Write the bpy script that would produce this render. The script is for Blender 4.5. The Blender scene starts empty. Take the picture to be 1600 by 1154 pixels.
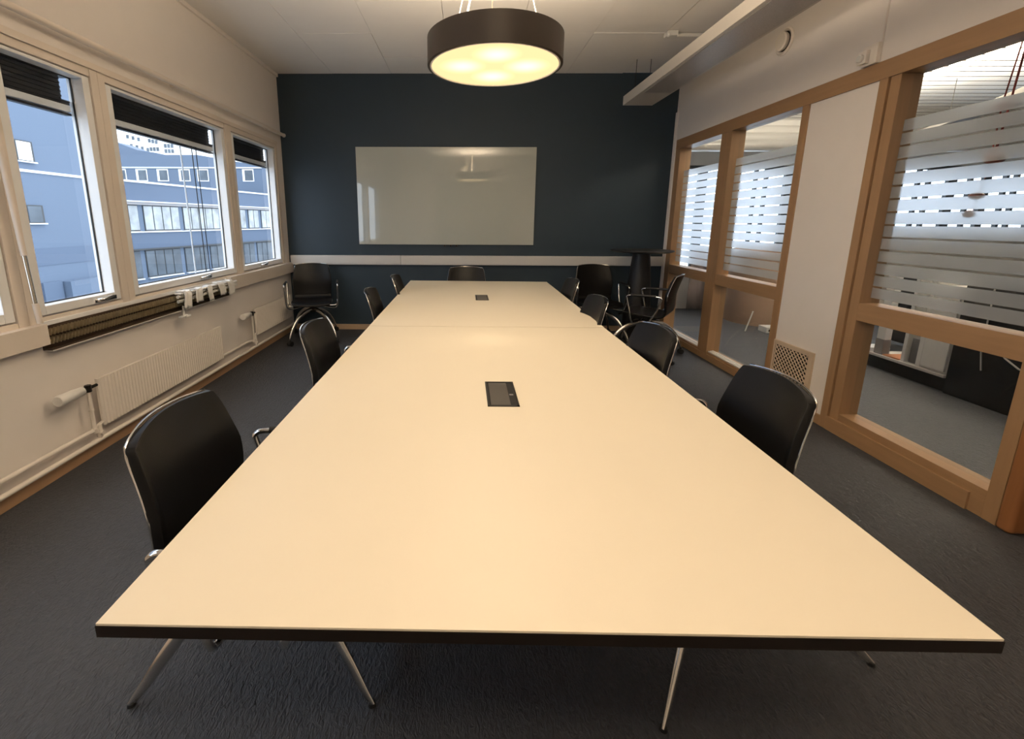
import bpy, bmesh, math, random
from mathutils import Vector, Matrix
random.seed(7)
S = bpy.context.scene
COL = S.collection
PI = math.pi

# ------------------------------------------------------------------ materials
def new_mat(name):
    m = bpy.data.materials.new(name); m.use_nodes = True
    nt = m.node_tree
    for n in list(nt.nodes): nt.nodes.remove(n)
    out = nt.nodes.new('ShaderNodeOutputMaterial')
    return m, nt, out

def mat(name, col, rough=.5, metal=0., var=.06, vscale=8., bump=0., bscale=200., coat=0., stretch=(1, 1, 1), spec=.5, detail=3., distort=0.):
    m, nt, out = new_mat(name)
    b = nt.nodes.new('ShaderNodeBsdfPrincipled')
    b.inputs['Roughness'].default_value = rough
    b.inputs['Metallic'].default_value = metal
    b.inputs['Specular IOR Level'].default_value = spec
    b.inputs['Coat Weight'].default_value = coat
    b.inputs['Coat Roughness'].default_value = .015
    tc = nt.nodes.new('ShaderNodeTexCoord')
    mp = nt.nodes.new('ShaderNodeMapping'); mp.inputs['Scale'].default_value = stretch
    nt.links.new(tc.outputs['Object'], mp.inputs['Vector'])
    nz = nt.nodes.new('ShaderNodeTexNoise'); nz.inputs['Scale'].default_value = vscale
    nz.inputs['Detail'].default_value = detail; nz.inputs['Distortion'].default_value = distort
    nt.links.new(mp.outputs['Vector'], nz.inputs['Vector'])
    mx = nt.nodes.new('ShaderNodeMix'); mx.data_type = 'RGBA'
    mx.inputs['A'].default_value = (*[c * (1 - var) for c in col], 1)
    mx.inputs['B'].default_value = (*[min(1, c * (1 + var)) for c in col], 1)
    nt.links.new(nz.outputs['Fac'], mx.inputs['Factor'])
    nt.links.new(mx.outputs['Result'], b.inputs['Base Color'])
    if bump:
        n2 = nt.nodes.new('ShaderNodeTexNoise'); n2.inputs['Scale'].default_value = bscale; n2.inputs['Detail'].default_value = 2
        nt.links.new(mp.outputs['Vector'], n2.inputs['Vector'])
        bp = nt.nodes.new('ShaderNodeBump'); bp.inputs['Strength'].default_value = bump; bp.inputs['Distance'].default_value = .004
        nt.links.new(n2.outputs['Fac'], bp.inputs['Height']); nt.links.new(bp.outputs['Normal'], b.inputs['Normal'])
    nt.links.new(b.outputs['BSDF'], out.inputs['Surface'])
    return m

def emit_mat(name, col, strength):
    m, nt, out = new_mat(name)
    e = nt.nodes.new('ShaderNodeEmission'); e.inputs['Color'].default_value = (*col, 1); e.inputs['Strength'].default_value = strength
    nt.links.new(e.outputs['Emission'], out.inputs['Surface'])
    return m

def glass_mat(name, tint=(1, 1, 1), ior=1.45):
    m, nt, out = new_mat(name)
    fr = nt.nodes.new('ShaderNodeFresnel'); fr.inputs['IOR'].default_value = ior
    tr = nt.nodes.new('ShaderNodeBsdfTransparent'); tr.inputs['Color'].default_value = (*tint, 1)
    gl = nt.nodes.new('ShaderNodeBsdfGlossy'); gl.inputs['Roughness'].default_value = .01
    mx = nt.nodes.new('ShaderNodeMixShader')
    ge = nt.nodes.new('ShaderNodeNewGeometry'); mr = nt.nodes.new('ShaderNodeMapRange')   # leaving the thin pane does not reflect again
    mr.inputs['To Min'].default_value = ior; mr.inputs['To Max'].default_value = 1.0001
    nt.links.new(ge.outputs['Backfacing'], mr.inputs['Value']); nt.links.new(mr.outputs['Result'], fr.inputs['IOR'])
    nt.links.new(fr.outputs['Fac'], mx.inputs['Fac']); nt.links.new(tr.outputs['BSDF'], mx.inputs[1]); nt.links.new(gl.outputs['BSDF'], mx.inputs[2])
    nt.links.new(mx.outputs['Shader'], out.inputs['Surface'])
    return m

def film_mat():
    m, nt, out = new_mat('frosted_film')
    rf = nt.nodes.new('ShaderNodeBsdfRefraction'); rf.inputs['Roughness'].default_value = .24; rf.inputs['IOR'].default_value = 1.3
    rf.inputs['Color'].default_value = (.93, .96, 1, 1)
    df = nt.nodes.new('ShaderNodeBsdfDiffuse'); df.inputs['Color'].default_value = (.80, .83, .87, 1)
    tl = nt.nodes.new('ShaderNodeBsdfTranslucent'); tl.inputs['Color'].default_value = (.85, .88, .92, 1)
    a = nt.nodes.new('ShaderNodeMixShader'); a.inputs['Fac'].default_value = .5
    nt.links.new(df.outputs['BSDF'], a.inputs[1]); nt.links.new(tl.outputs['BSDF'], a.inputs[2])
    b = nt.nodes.new('ShaderNodeMixShader'); b.inputs['Fac'].default_value = .30
    nt.links.new(rf.outputs['BSDF'], b.inputs[1]); nt.links.new(a.outputs['Shader'], b.inputs[2])
    nt.links.new(b.outputs['Shader'], out.inputs['Surface'])
    return m

def carpet_mat(name, col):
    m, nt, out = new_mat(name)
    b = nt.nodes.new('ShaderNodeBsdfPrincipled'); b.inputs['Roughness'].default_value = .62; b.inputs['Specular IOR Level'].default_value = .5
    tc = nt.nodes.new('ShaderNodeTexCoord')
    mp = nt.nodes.new('ShaderNodeMapping'); mp.inputs['Scale'].default_value = (1.0, .45, 1); mp.inputs['Rotation'].default_value = (0, 0, .5)
    nt.links.new(tc.outputs['Object'], mp.inputs['Vector'])
    n = nt.nodes.new('ShaderNodeTexNoise'); n.inputs['Scale'].default_value = 80; n.inputs['Detail'].default_value = 3; n.inputs['Distortion'].default_value = 1.2
    nt.links.new(mp.outputs['Vector'], n.inputs['Vector'])
    n3 = nt.nodes.new('ShaderNodeTexNoise'); n3.inputs['Scale'].default_value = 1.3; n3.inputs['Detail'].default_value = 4
    nt.links.new(tc.outputs['Object'], n3.inputs['Vector'])
    r = nt.nodes.new('ShaderNodeMix'); r.data_type = 'RGBA'
    r.inputs['A'].default_value = (*[c * .45 for c in col], 1); r.inputs['B'].default_value = (*[c * 1.6 for c in col], 1)
    ad = nt.nodes.new('ShaderNodeMath'); ad.operation = 'MULTIPLY_ADD'; ad.inputs[1].default_value = .6
    sc2 = nt.nodes.new('ShaderNodeMath'); sc2.operation = 'MULTIPLY'; sc2.inputs[1].default_value = .4
    nt.links.new(n3.outputs['Fac'], sc2.inputs[0]); nt.links.new(n.outputs['Fac'], ad.inputs[0]); nt.links.new(sc2.outputs[0], ad.inputs[2])
    nt.links.new(ad.outputs[0], r.inputs['Factor']); nt.links.new(r.outputs['Result'], b.inputs['Base Color'])
    bp = nt.nodes.new('ShaderNodeBump'); bp.inputs['Strength'].default_value = 1; bp.inputs['Distance'].default_value = .012
    nt.links.new(n.outputs['Fac'], bp.inputs['Height']); nt.links.new(bp.outputs['Normal'], b.inputs['Normal'])
    nt.links.new(b.outputs['BSDF'], out.inputs['Surface'])
    return m

def lamp_disc_mat(cx, cy):
    # the opal diffuser with four bulbs behind it (object coordinates are relative to the lamp's own origin)
    m, nt, out = new_mat('lamp_diffuser')
    tc = nt.nodes.new('ShaderNodeTexCoord')
    total = None
    for k in range(4):
        a = PI / 2 * k
        d = nt.nodes.new('ShaderNodeVectorMath'); d.operation = 'DISTANCE'
        d.inputs[1].default_value = (.16 * math.cos(a), .16 * math.sin(a), .009)
        nt.links.new(tc.outputs['Object'], d.inputs[0])
        mr = nt.nodes.new('ShaderNodeMapRange'); mr.interpolation_type = 'SMOOTHSTEP'
        mr.inputs['From Min'].default_value = .13; mr.inputs['From Max'].default_value = 0
        nt.links.new(d.outputs['Value'], mr.inputs['Value'])
        if total is None: total = mr.outputs['Result']
        else:
            ad = nt.nodes.new('ShaderNodeMath'); ad.operation = 'ADD'
            nt.links.new(total, ad.inputs[0]); nt.links.new(mr.outputs['Result'], ad.inputs[1]); total = ad.outputs[0]
    st = nt.nodes.new('ShaderNodeMath'); st.operation = 'MULTIPLY_ADD'; st.inputs[1].default_value = DISC_HOT; st.inputs[2].default_value = DISC_BASE
    nt.links.new(total, st.inputs[0])
    e = nt.nodes.new('ShaderNodeEmission'); e.inputs['Color'].default_value = (1, .70, .34, 1)
    nt.links.new(st.outputs[0], e.inputs['Strength']); nt.links.new(e.outputs['Emission'], out.inputs['Surface'])
    return m

# light levels
EXPOSURE = 0.0
DISC_BASE, DISC_HOT = 1.35, 1.6
UPLIGHT_W = 68
DOWN_W = 48
UP2_W, DOWN2_W = 36, 98
SKY = 3.5
WARM = (1.0, .79, .55)

M = {}
M['wall'] = mat('wall_paint', (.85, .80, .76), .75, bump=.08, bscale=300, var=.02)
M['ceiling'] = mat('ceiling_tile', (.84, .82, .80), .9, bump=.1, bscale=400, var=.02)
M['navy'] = mat('dark_blue_wall_paint', (.022, .040, .058), .6, bump=.08, bscale=300, var=.05)
M['carpet'] = carpet_mat('carpet', (.052, .056, .066))
M['carpet2'] = carpet_mat('office_carpet', (.040, .041, .046))
M['table'] = mat('cream_laminate', (.80, .725, .585), .48, var=.01, bump=.02, bscale=500)
M['edge'] = mat('dark_edge_band', (.012, .008, .006), .5, var=.2, spec=.3)
M['leather'] = mat('black_leather', (.0048, .0045, .0045), .38, var=.1, bump=.08, bscale=350, spec=.28)
M['black'] = mat('black_plastic', (.012, .012, .013), .45, var=.1)
M['bracket_dark'] = mat('dark_metal', (.03, .028, .026), .4, metal=.6)
M['chrome'] = mat('chrome', (.80, .79, .77), .12, metal=1, var=.02)
M['chrome_brushed'] = mat('polished_aluminium', (.78, .76, .73), .18, metal=1, var=.04)
M['wood_v'] = mat('beech_upright', (.37, .225, .12), .42, var=.13, vscale=6, stretch=(8, 8, .5), detail=5, distort=.6)
M['wood_h'] = mat('beech_rail', (.37, .225, .12), .42, var=.13, vscale=6, stretch=(8, .5, 8), detail=5, distort=.6)
M['skirting'] = mat('beech_skirting_board', (.50, .31, .18), .5, var=.12, vscale=6, stretch=(8, .5, 8), detail=5, distort=.6)
M['wood_x'] = mat('beech_skirting', (.50, .36, .24), .5, var=.12, vscale=6, stretch=(.5, 8, 8), detail=5, distort=.6)
M['wood_dark'] = mat('stained_door_wood', (.30, .13, .05), .4, var=.15, vscale=6, stretch=(8, 8, .5), detail=5, distort=.6)
M['frame'] = mat('cream_window_paint', (.78, .70, .62), .45, var=.03)
M['sash'] = mat('white_window_paint', (.88, .89, .90), .35, var=.02)
M['white'] = mat('white_enamel', (.85, .79, .72), .4, var=.03)
M['whiteplastic'] = mat('white_plastic', (.80, .79, .76), .4, var=.02)
M['trunk'] = mat('trunking_plastic', (.62, .60, .58), .45, var=.02)
M['board'] = mat('glass_board', (.42, .45, .41), .012, var=.01, spec=.95, coat=1)
M['glass'] = glass_mat('window_glass', (.96, .98, 1.0))
M['glass_in'] = glass_mat('partition_glass', (.95, .97, .98))
M['film'] = film_mat()
M['blind'] = mat('dark_blind_slats', (.018, .018, .020), .5, var=.3, vscale=3, stretch=(.3, .3, 60))
M['drum'] = mat('bronze_black_drum', (.035, .025, .018), .42, var=.08)
M['drum_in'] = mat('white_lamp_inside', (.85, .82, .78), .6)
M['cable'] = mat('lamp_cable', (.75, .68, .55), .5)
M['grille'] = mat('grille_enamel', (.60, .48, .36), .5)
M['dark'] = mat('dark_void', (.01, .01, .01), .8)
M['fin'] = mat('convector_fins', (.52, .44, .29), .35, metal=.7, var=.3, vscale=40)
M['brown'] = mat('brown_convector_tray', (.05, .03, .018), .5)
M['beam'] = mat('beam_enamel', (.60, .57, .53), .45, var=.02)
M['beam_grid'] = mat('perforated_steel', (.45, .43, .42), .35, metal=.35, var=.25, vscale=120, bump=.3, bscale=260)
M['bluewall'] = mat('blue_grey_facade', (.125, .168, .240), .8, var=.05, vscale=.25)
M['bluewall2'] = mat('blue_facade_panel', (.105, .143, .212), .8, var=.04, vscale=.25)
M['palestrip'] = mat('pale_metal_trim', (.72, .76, .82), .5)
M['soffit'] = mat('soffit_grey', (.36, .35, .36), .7)
M['winframe'] = mat('dark_window_frame', (.05, .055, .06), .5)
M['winwhite'] = mat('white_window_surround', (.82, .84, .86), .5)
M['pane'] = mat('facade_pane', (.36, .39, .41), .06, var=.9, vscale=.9, detail=4)
M['pane_dark'] = mat('facade_pane_dark', (.11, .135, .165), .15, var=.7, vscale=.8, detail=4, spec=.2)
M['tower'] = mat('white_tower_render', (.88, .90, .92), .8)
M['court'] = mat('courtyard_roofing', (.33, .37, .40), .8, var=.15, vscale=.4)
M['slat'] = mat('aluminium_ceiling_slat', (.80, .79, .77), .3, metal=.2, var=.03)
M['hatchlid'] = mat('hatch_lid', (.075, .068, .06), .4)
M['curtain'] = mat('mauve_curtain', (.22, .18, .175), .9, var=.1, vscale=2, stretch=(20, 20, .3))
M['tan'] = mat('tan_panel', (.30, .20, .14), .7, var=.06)
M['beige'] = mat('beige_wall', (.70, .65, .58), .8)
M['greywhite'] = mat('office_white_laminate', (.62, .60, .57), .5)
M['greybox'] = mat('grey_box', (.22, .215, .22), .6)
M['red'] = mat('red_cord', (.25, .035, .025), .8)
M['redball'] = mat('red_brown_bauble', (.32, .10, .07), .4)
M['chip'] = mat('orange_box', (.55, .25, .13), .7)
M['doorgrey'] = mat('grey_door', (.36, .36, .35), .6)

# ------------------------------------------------------------------ geometry helpers
class MB:
    def __init__(self): self.bm = bmesh.new(); self.bev = False
    def box(self, x0, x1, y0, y1, z0, z1, bev=0., seg=2):
        r = bmesh.ops.create_cube(self.bm, size=1.)
        vs = r['verts']
        for v in vs:
            v.co = Vector(((x0 + x1) / 2 + v.co.x * (x1 - x0), (y0 + y1) / 2 + v.co.y * (y1 - y0), (z0 + z1) / 2 + v.co.z * (z1 - z0)))
        if bev > 0:
            self.bev = True
            es = list({e for v in vs for e in v.link_edges})
            bmesh.ops.bevel(self.bm, geom=es, offset=bev, segments=seg, profile=.5, affect='EDGES')
        return self
    def obox(self, a, b, hw, z0, z1, bev=0.):
        # an upright box along the line a-b (x,y), half width hw
        a = Vector((a[0], a[1], 0)); b = Vector((b[0], b[1], 0)); d = (b - a).normalized(); n = Vector((-d.y, d.x, 0)) * hw
        vs = []
        for z in (z0, z1):
            for p in (a - n, b - n, b + n, a + n): vs.append(self.bm.verts.new((p.x, p.y, z)))
        f = [(3, 2, 1, 0), (4, 5, 6, 7), (0, 1, 5, 4), (1, 2, 6, 5), (2, 3, 7, 6), (3, 0, 4, 7)]
        fs = [self.bm.faces.new([vs[i] for i in q]) for q in f]
        if bev: self.bev = True; bmesh.ops.bevel(self.bm, geom=list({e for x in fs for e in x.edges}), offset=bev, segments=2, profile=.5, affect='EDGES')
        return self
    def tube(self, pts, r, seg=12, closed=False, flat=1., up=None, smooth_n=0):
        P = [Vector(p) for p in pts]
        R = list(r) if isinstance(r, (list, tuple)) else [r] * len(P)
        if smooth_n:
            Q, RR = [], []
            n = len(P); rng = n if closed else n - 1
            for i in range(rng):
                p0 = P[(i - 1) % n] if (closed or i > 0) else P[0] * 2 - P[1]
                p1, p2 = P[i], P[(i + 1) % n]
                p3 = P[(i + 2) % n] if (closed or i + 2 < n) else P[-1] * 2 - P[-2]
                for k in range(smooth_n):
                    t = k / smooth_n
                    Q.append(.5 * ((2 * p1) + (p2 - p0) * t + (2 * p0 - 5 * p1 + 4 * p2 - p3) * t * t + (3 * p1 - p0 - 3 * p2 + p3) * t ** 3))
                    RR.append(R[i] * (1 - t) + R[(i + 1) % n] * t)
            if not closed: Q.append(P[-1]); RR.append(R[-1])
            P, R = Q, RR
        n = len(P); rings = []; prev = None
        for i in range(n):
            if closed: t = P[(i + 1) % n] - P[i - 1]
            else: t = P[min(i + 1, n - 1)] - P[max(i - 1, 0)]
            t.normalize()
            if up is not None: a = Vector(up).cross(t)
            elif prev is None: a = t.orthogonal()
            else: a = prev - t * prev.dot(t)
            if a.length < 1e-6: a = t.orthogonal()
            a.normalize(); prev = a; b = t.cross(a)
            rings.append([self.bm.verts.new(P[i] + (a * math.cos(q) + b * math.sin(q) * flat) * R[i]) for q in [2 * PI * k / seg for k in range(seg)]])
        for i in range(n if closed else n - 1):
            A, B = rings[i], rings[(i + 1) % n]
            for k in range(seg): self.bm.faces.new((A[k], A[(k + 1) % seg], B[(k + 1) % seg], B[k]))
        if not closed:
            self.bm.faces.new(rings[0][::-1]); self.bm.faces.new(rings[-1])
        return self
    def lathe(self, prof, c=(0, 0), seg=32, closed=False, cap=True):
        rings = []
        for r, z in prof:
            rings.append([self.bm.verts.new((c[0] + r * math.cos(2 * PI * k / seg), c[1] + r * math.sin(2 * PI * k / seg), z)) for k in range(seg)])
        m = len(rings)
        for i in range(m if closed else m - 1):
            A, B = rings[i], rings[(i + 1) % m]
            for k in range(seg): self.bm.faces.new((A[k], A[(k + 1) % seg], B[(k + 1) % seg], B[k]))
        if cap and not closed:
            self.bm.faces.new(rings[0][::-1]); self.bm.faces.new(rings[-1])
        return self
    def ball(self, c, r, sz=1.):
        q = bmesh.ops.create_uvsphere(self.bm, u_segments=18, v_segments=12, radius=r)
        for v in q['verts']: v.co = Vector((v.co.x, v.co.y, v.co.z * sz)) + Vector(c)
        return self
    def prism_x(self, poly, x0, x1):
        A = [self.bm.verts.new((x0, y, z)) for y, z in poly]; B = [self.bm.verts.new((x1, y, z)) for y, z in poly]
        n = len(poly)
        self.bm.faces.new(A); self.bm.faces.new(B[::-1])
        for i in range(n): self.bm.faces.new((A[(i + 1) % n], A[i], B[i], B[(i + 1) % n]))
        return self
    def grid(self, f, nu, nv):
        g = [[self.bm.verts.new(f(i / nu, j / nv)) for j in range(nv + 1)] for i in range(nu + 1)]
        for i in range(nu):
            for j in range(nv): self.bm.faces.new((g[i][j], g[i + 1][j], g[i + 1][j + 1], g[i][j + 1]))
        return self
    def build(self, name, m, parent=None, angle=38, loc=None):
        bm = self.bm
        bmesh.ops.recalc_face_normals(bm, faces=bm.faces[:])
        o0 = Vector(loc) if loc is not None else None
        if parent is not None: o0 = Vector(ORIG[parent.name])
        if o0 is None and not parent:
            xs = [v.co for v in bm.verts]
            o0 = Vector(((min(c.x for c in xs) + max(c.x for c in xs)) / 2, (min(c.y for c in xs) + max(c.y for c in xs)) / 2, min(c.z for c in xs)))
        for v in bm.verts: v.co -= o0
        for e in bm.edges:
            if len(e.link_faces) == 2 and e.calc_face_angle(0) > math.radians(angle): e.smooth = False
        for f in bm.faces: f.smooth = True
        me = bpy.data.meshes.new(name); bm.to_mesh(me); bm.free()
        me.materials.append(m if not isinstance(m, str) else M[m])
        o = bpy.data.objects.new(name, me); COL.objects.link(o)
        if self.bev:
            wn = o.modifiers.new('weighted_normals', 'WEIGHTED_NORMAL'); wn.keep_sharp = True
        if parent is not None:
            o.parent = parent; ORIG[o.name] = tuple(o0)
        else:
            o.location = o0; ORIG[o.name] = tuple(o0)
        return o
ORIG = {}

def empty(name, loc=(0, 0, 0)):
    o = bpy.data.objects.new(name, None); COL.objects.link(o); o.location = loc; o.empty_display_size = .1
    ORIG[o.name] = tuple(loc)
    return o
def tag(o, label=None, cat=None, group=None, kind=None):
    if label: o['label'] = label
    if cat: o['category'] = cat
    if group: o['group'] = group
    if kind: o['kind'] = kind
    return o
def st(o): o['kind'] = 'structure'; return o
def copy_tree(o, parent=None):
    c = o.copy(); COL.objects.link(c)
    if parent is not None: c.parent = parent
    for ch in [x for x in COL.objects if x.parent == o]: copy_tree(ch, c)
    return c
def label_part(o, l): o['label'] = l; return o

# ------------------------------------------------------------------ dimensions (metres)
XL, XR, YB, ZC, YR = -2.21, 2.466, 5.639, 3.041, -1.9

# ================================================================== SETTING
b = MB().box(XL - .15, XR + .16, YR - .1, YB + .1, -.12, 0); st(b.build('floor', 'carpet'))

# ceiling: tiles with open joints on a slab
b = MB().box(XL - .15, XR + .16, YR - .1, YB + .1, ZC + .03, ZC + .15)
xs = [XL, -1.55, -.868, -.196, .482, 1.155, 1.797]; ys = [YB, 5.12, 4.505, 3.89, 3.275, 2.66, 2.045, 1.43, .815, .2, -.415, -1.03, YR]
for i in range(len(xs) - 1):
    for j in range(len(ys) - 1):
        if i == 0: continue
        dz = random.uniform(0, .005)
        b.box(xs[i] + .0018, xs[i + 1] - .0018, ys[j + 1] + .0018, ys[j] - .0018, ZC + dz, ZC + .032)
b.box(XL, -1.5515, YR, YB, ZC + .001, ZC + .032)
b.box(1.806, XR, YR, YB, ZC + .012, ZC + .032)
st(b.build('ceiling', 'ceiling'))

# left wall: strips around the window band
WB0, WB1, WY0, WY1 = .84, 2.24, -.62, 5.50
b = MB().box(XL - .13, XL, YR, YB + .1, 0, WB0).box(XL - .13, XL, YR, YB + .1, WB1, ZC + .01)
b.box(XL - .13, XL, WY1, YB + .1, WB0, WB1).box(XL - .13, XL, YR, WY0, WB0, WB1)
st(b.build('wall_left', 'wall'))
st(MB().box(XL - .13, XR + .14, YB, YB + .1, 0, ZC + .01).build('wall_back', 'navy'))
b = MB().box(XL - .13, XR + .14, YR - .1, YR, 0, ZC + .01); st(b.build('wall_rear', 'wall'))
d = st(empty('door_1', (.25, YR, 0)))
MB().box(-.85, 1.35, YR, YR + .03, .0, 2.45, .004).build('door_leaf', 'doorgrey', d)
# right wall
b = MB().box(XR, XR + .14, YR, YB, 2.305, ZC + .01)
b.box(XR, XR + .14, 2.92, 3.477, .07, 2.2).box(XR, XR + .14, 5.556, YB, 0, 2.305)
b.box(XR, XR + .14, YR, .80, 0, 2.305)
st(b.build('wall_right', 'wall'))
b = MB().box(XR - .012, XR + .14, 2.92, 3.477, 0, .07, .002); st(b.build('baseboard_right', 'wood_h'))
b = MB().box(XR - .012, XR, 2.956, 2.966, 2.40, ZC, .002); st(b.build('trim_1', 'wall'))
b = MB().box(XR - .016, XR, 5.585, YB - .001, 0, 2.62, .002); st(b.build('trim_2', 'wall'))
# skirtings
b = MB().box(XL, XL + .014, YR, YB, 0, .078, .002); st(b.build('baseboard_left', 'skirting'))
b = MB().box(XL + .014, XR - .02, YB - .014, YB, 0, .068, .002); st(b.build('baseboard_back', 'wood_x'))
# ceiling angle at the window wall, reveal board above the windows
b = MB().box(XL, XL + .022, YR, YB, ZC - .035, ZC, .003); st(b.build('trim_3', 'wall'))
b = MB().box(XL, XL + .012, YR, WY1, WB1 - .002, WB1 + .035, .003); st(b.build('trim_4', 'frame'))
# window shelf boards, one stretch missing over the convector
b = MB().box(XL, XL + .05, YR, 2.235, .735, .845, .004); st(b.build('trim_5', 'frame'))
b = MB().box(XL, XL + .05, 4.09, YB - .002, .74, .862, .004); st(b.build('trim_6', 'frame'))
b = MB().box(XL - .04, XL + .012, 2.235, 4.09, .826, .850, .003); st(b.build('trim_7', 'sash'))

# ------------------------------------------------------------------ windows of the left wall
def left_window(n, y0, y1, handle_y):
    w = st(empty('window_%d' % n, (XL - .06, (y0 + y1) / 2, WB0)))
    x0, x1 = XL - .128, XL + .004
    fl, fr, ft, fb = .055, .055, .045, .03
    b = MB()
    b.box(x0, x1, y0, y0 + fl, WB0, WB1, .004).box(x0, x1, y1 - fr, y1, WB0, WB1, .004)
    b.box(x0, x1 - .004, y0 + fl, y1 - fr, WB1 - ft, WB1, .003).box(x0, x1 - .004, y0 + fl, y1 - fr, WB0, WB0 + fb, .003)
    b.build('window_frame', 'frame', w)
    a0, a1, c0, c1 = y0 + fl + .004, y1 - fr - .004, WB0 + fb + .008, WB1 - ft - .006
    sx0, sx1 = XL - .10, XL - .005
    b = MB(); s = .050
    b.box(sx0, sx1, a0, a0 + s, c0, c1, .004).box(sx0, sx1, a1 - s, a1, c0, c1, .004)
    b.box(sx0, sx1, a0 + s, a1 - s, c1 - .018, c1, .004).box(sx0, sx1, a0 + s, a1 - s, c0, c0 + .048, .004)
    sash = b.build('sash', 'sash', w)
    b = MB().box(XL - .084, XL - .078, a0 + s - .006, a1 - s + .006, c0 + .042, c1 - .012); b.build('glass_pane', 'glass', w)
    b = MB(); g = .006   # dark glazing gasket round the pane
    yy0, yy1, zz0, zz1 = a0 + s, a1 - s, c0 + .048, c1 - .018
    b.box(XL - .078, XL - .070, yy0, yy0 + g, zz0, zz1).box(XL - .078, XL - .070, yy1 - g, yy1, zz0, zz1)
    b.box(XL - .078, XL - .070, yy0, yy1, zz0, zz0 + g).box(XL - .078, XL - .070, yy0, yy1, zz1 - g, zz1)
    label_part(b.build('glazing_gasket', 'black', w), 'thin black gasket around the glass')
    if handle_y:
        h = MB().box(XL - .006, XL + .003, handle_y - .05, handle_y + .12, c0 + .008, c0 + .034, .003)
        h.tube([(XL - .0, handle_y - .03, c0 + .022), (XL + .028, handle_y - .02, c0 + .026), (XL + .038, handle_y + .05, c0 + .040)], [.011, .010, .007], 10, smooth_n=4)
        label_part(h.build('handle', 'chrome', w), 'small metal window handle')
    return (yy0, yy1, zz0, zz1)
WIN = [(9, -.62, .80, None), (1, .80, 2.19, None), (2, 2.19, 2.885, 2.66), (3, 2.885, 4.385, 3.75), (4, 4.385, 5.50, 4.88)]  # first entry is an extra window added out of view for more daylight
openings = [left_window(*w) for w in WIN]

def blind(o, label, cords):
    y0, y1, z0, z1 = o
    r = tag(empty('window_blind', (XL - .09, (y0 + y1) / 2, 1.98)), label, 'blind', 'raised blinds in the windows')
    b = MB()
    k = 0
    z = 2.022
    while z < 2.165:
        b.box(XL - .124, XL - .090 + .004 * (k % 2), y0 + .006, y1 - .012 - (.05 if k > 1 else 0), z, z + .010); z += .0115; k += 1
    b.box(XL - .126, XL - .090, y0 + .004, y1 - .004, z, z1 - .002)
    b.build('slat_stack', 'blind', r)
    label_part(MB().box(XL - .122, XL - .088, y0 + .004, y1 - .01, 1.982, 2.020, .003).build('bottom_rail', 'sash', r), 'white bottom rail')
    MB().box(XL - .124, XL - .090, y0 + .004, y1 - .008, 1.964, 1.978, .002).build('lower_slat', 'blind', r)
    for (yc, m, rad) in cords:
        MB().tube([(XL - .098, yc - .012, 2.0), (XL - .098, yc, 1.4), (XL - .098, yc + .006, .93)], rad, 6).build('cord', m, r)
blind(openings[2], 'raised dark blind at the top of the narrow near window', [])
blind(openings[3], 'raised dark blind with long cords in the wide middle window', [(3.96, 'black', .004), (4.02, 'black', .004), (3.80, 'palestrip', .006)])
blind(openings[4], 'raised dark blind at the top of the window next to the dark wall', [])

# crank rod down the mullion
t = tag(empty('crank_rod', (XL + .05, 2.19, .81)), 'beige crank rod hanging down the window post, lower end at the shelf', 'rod')
MB().tube([(XL + .03, 2.165, 2.10), (XL + .05, 2.18, 1.20)], .013, 12).build('rod', 'frame', t)
label_part(MB().tube([(XL + .05, 2.18, 1.20), (XL + .053, 2.187, .95)], .010, 12).build('sleeve', 'chrome_brushed', t), 'bare metal sleeve')
MB().tube([(XL + .053, 2.187, .96), (XL + .057, 2.19, .858)], .014, 12).build('hand_grip', 'frame', t)
# curtain rail
t = tag(empty('curtain_rail', (XL + .04, 2.5, 2.35)), 'long cream curtain rail on the wall above the windows', 'rail')
MB().tube([(XL + .05, -1.5, 2.362), (XL + .05, YB - .03, 2.362)], .019, 14).build('rail', 'frame', t)
MB().ball((XL + .05, YB - .028, 2.362), .0225).build('end_cap', 'whiteplastic', t)
for y in (.4, 2.0, 3.6, 5.2): MB().box(XL, XL + .05, y - .012, y + .012, 2.345, 2.372, .003).build('wall_bracket', 'frame', t)

# ------------------------------------------------------------------ convector and heating
t = tag(empty('convector', (XL, 3.16, .70)), 'brown finned convector in the open slot under the windows', 'heater')
b = MB().box(XL - .002, XL + .012, 2.235, 4.09, .700, .826).box(XL, XL + .05, 2.236, 4.09, .700, .712)
b.build('tray', 'brown', t)
for row, (zz, xx) in enumerate([(.796, XL + .02), (.750, XL + .026)]):
    b = MB()
    b.tube([(xx, 2.24, zz), (xx, 4.08, zz)], .009, 10)
    y = 2.25
    while y < 4.07:
        b.prism_x([(y, zz - .016), (y + .005, zz - .017), (y + .013, zz + .016), (y + .008, zz + .017)], xx - .012, xx + .022)
        y += .022
    b.build('fin_row', 'fin', t)
label_part(MB().box(XL, XL + .052, 2.236, 4.088, .697, .702).build('front_lip', 'whiteplastic', t), 'pale lower lip')
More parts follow.
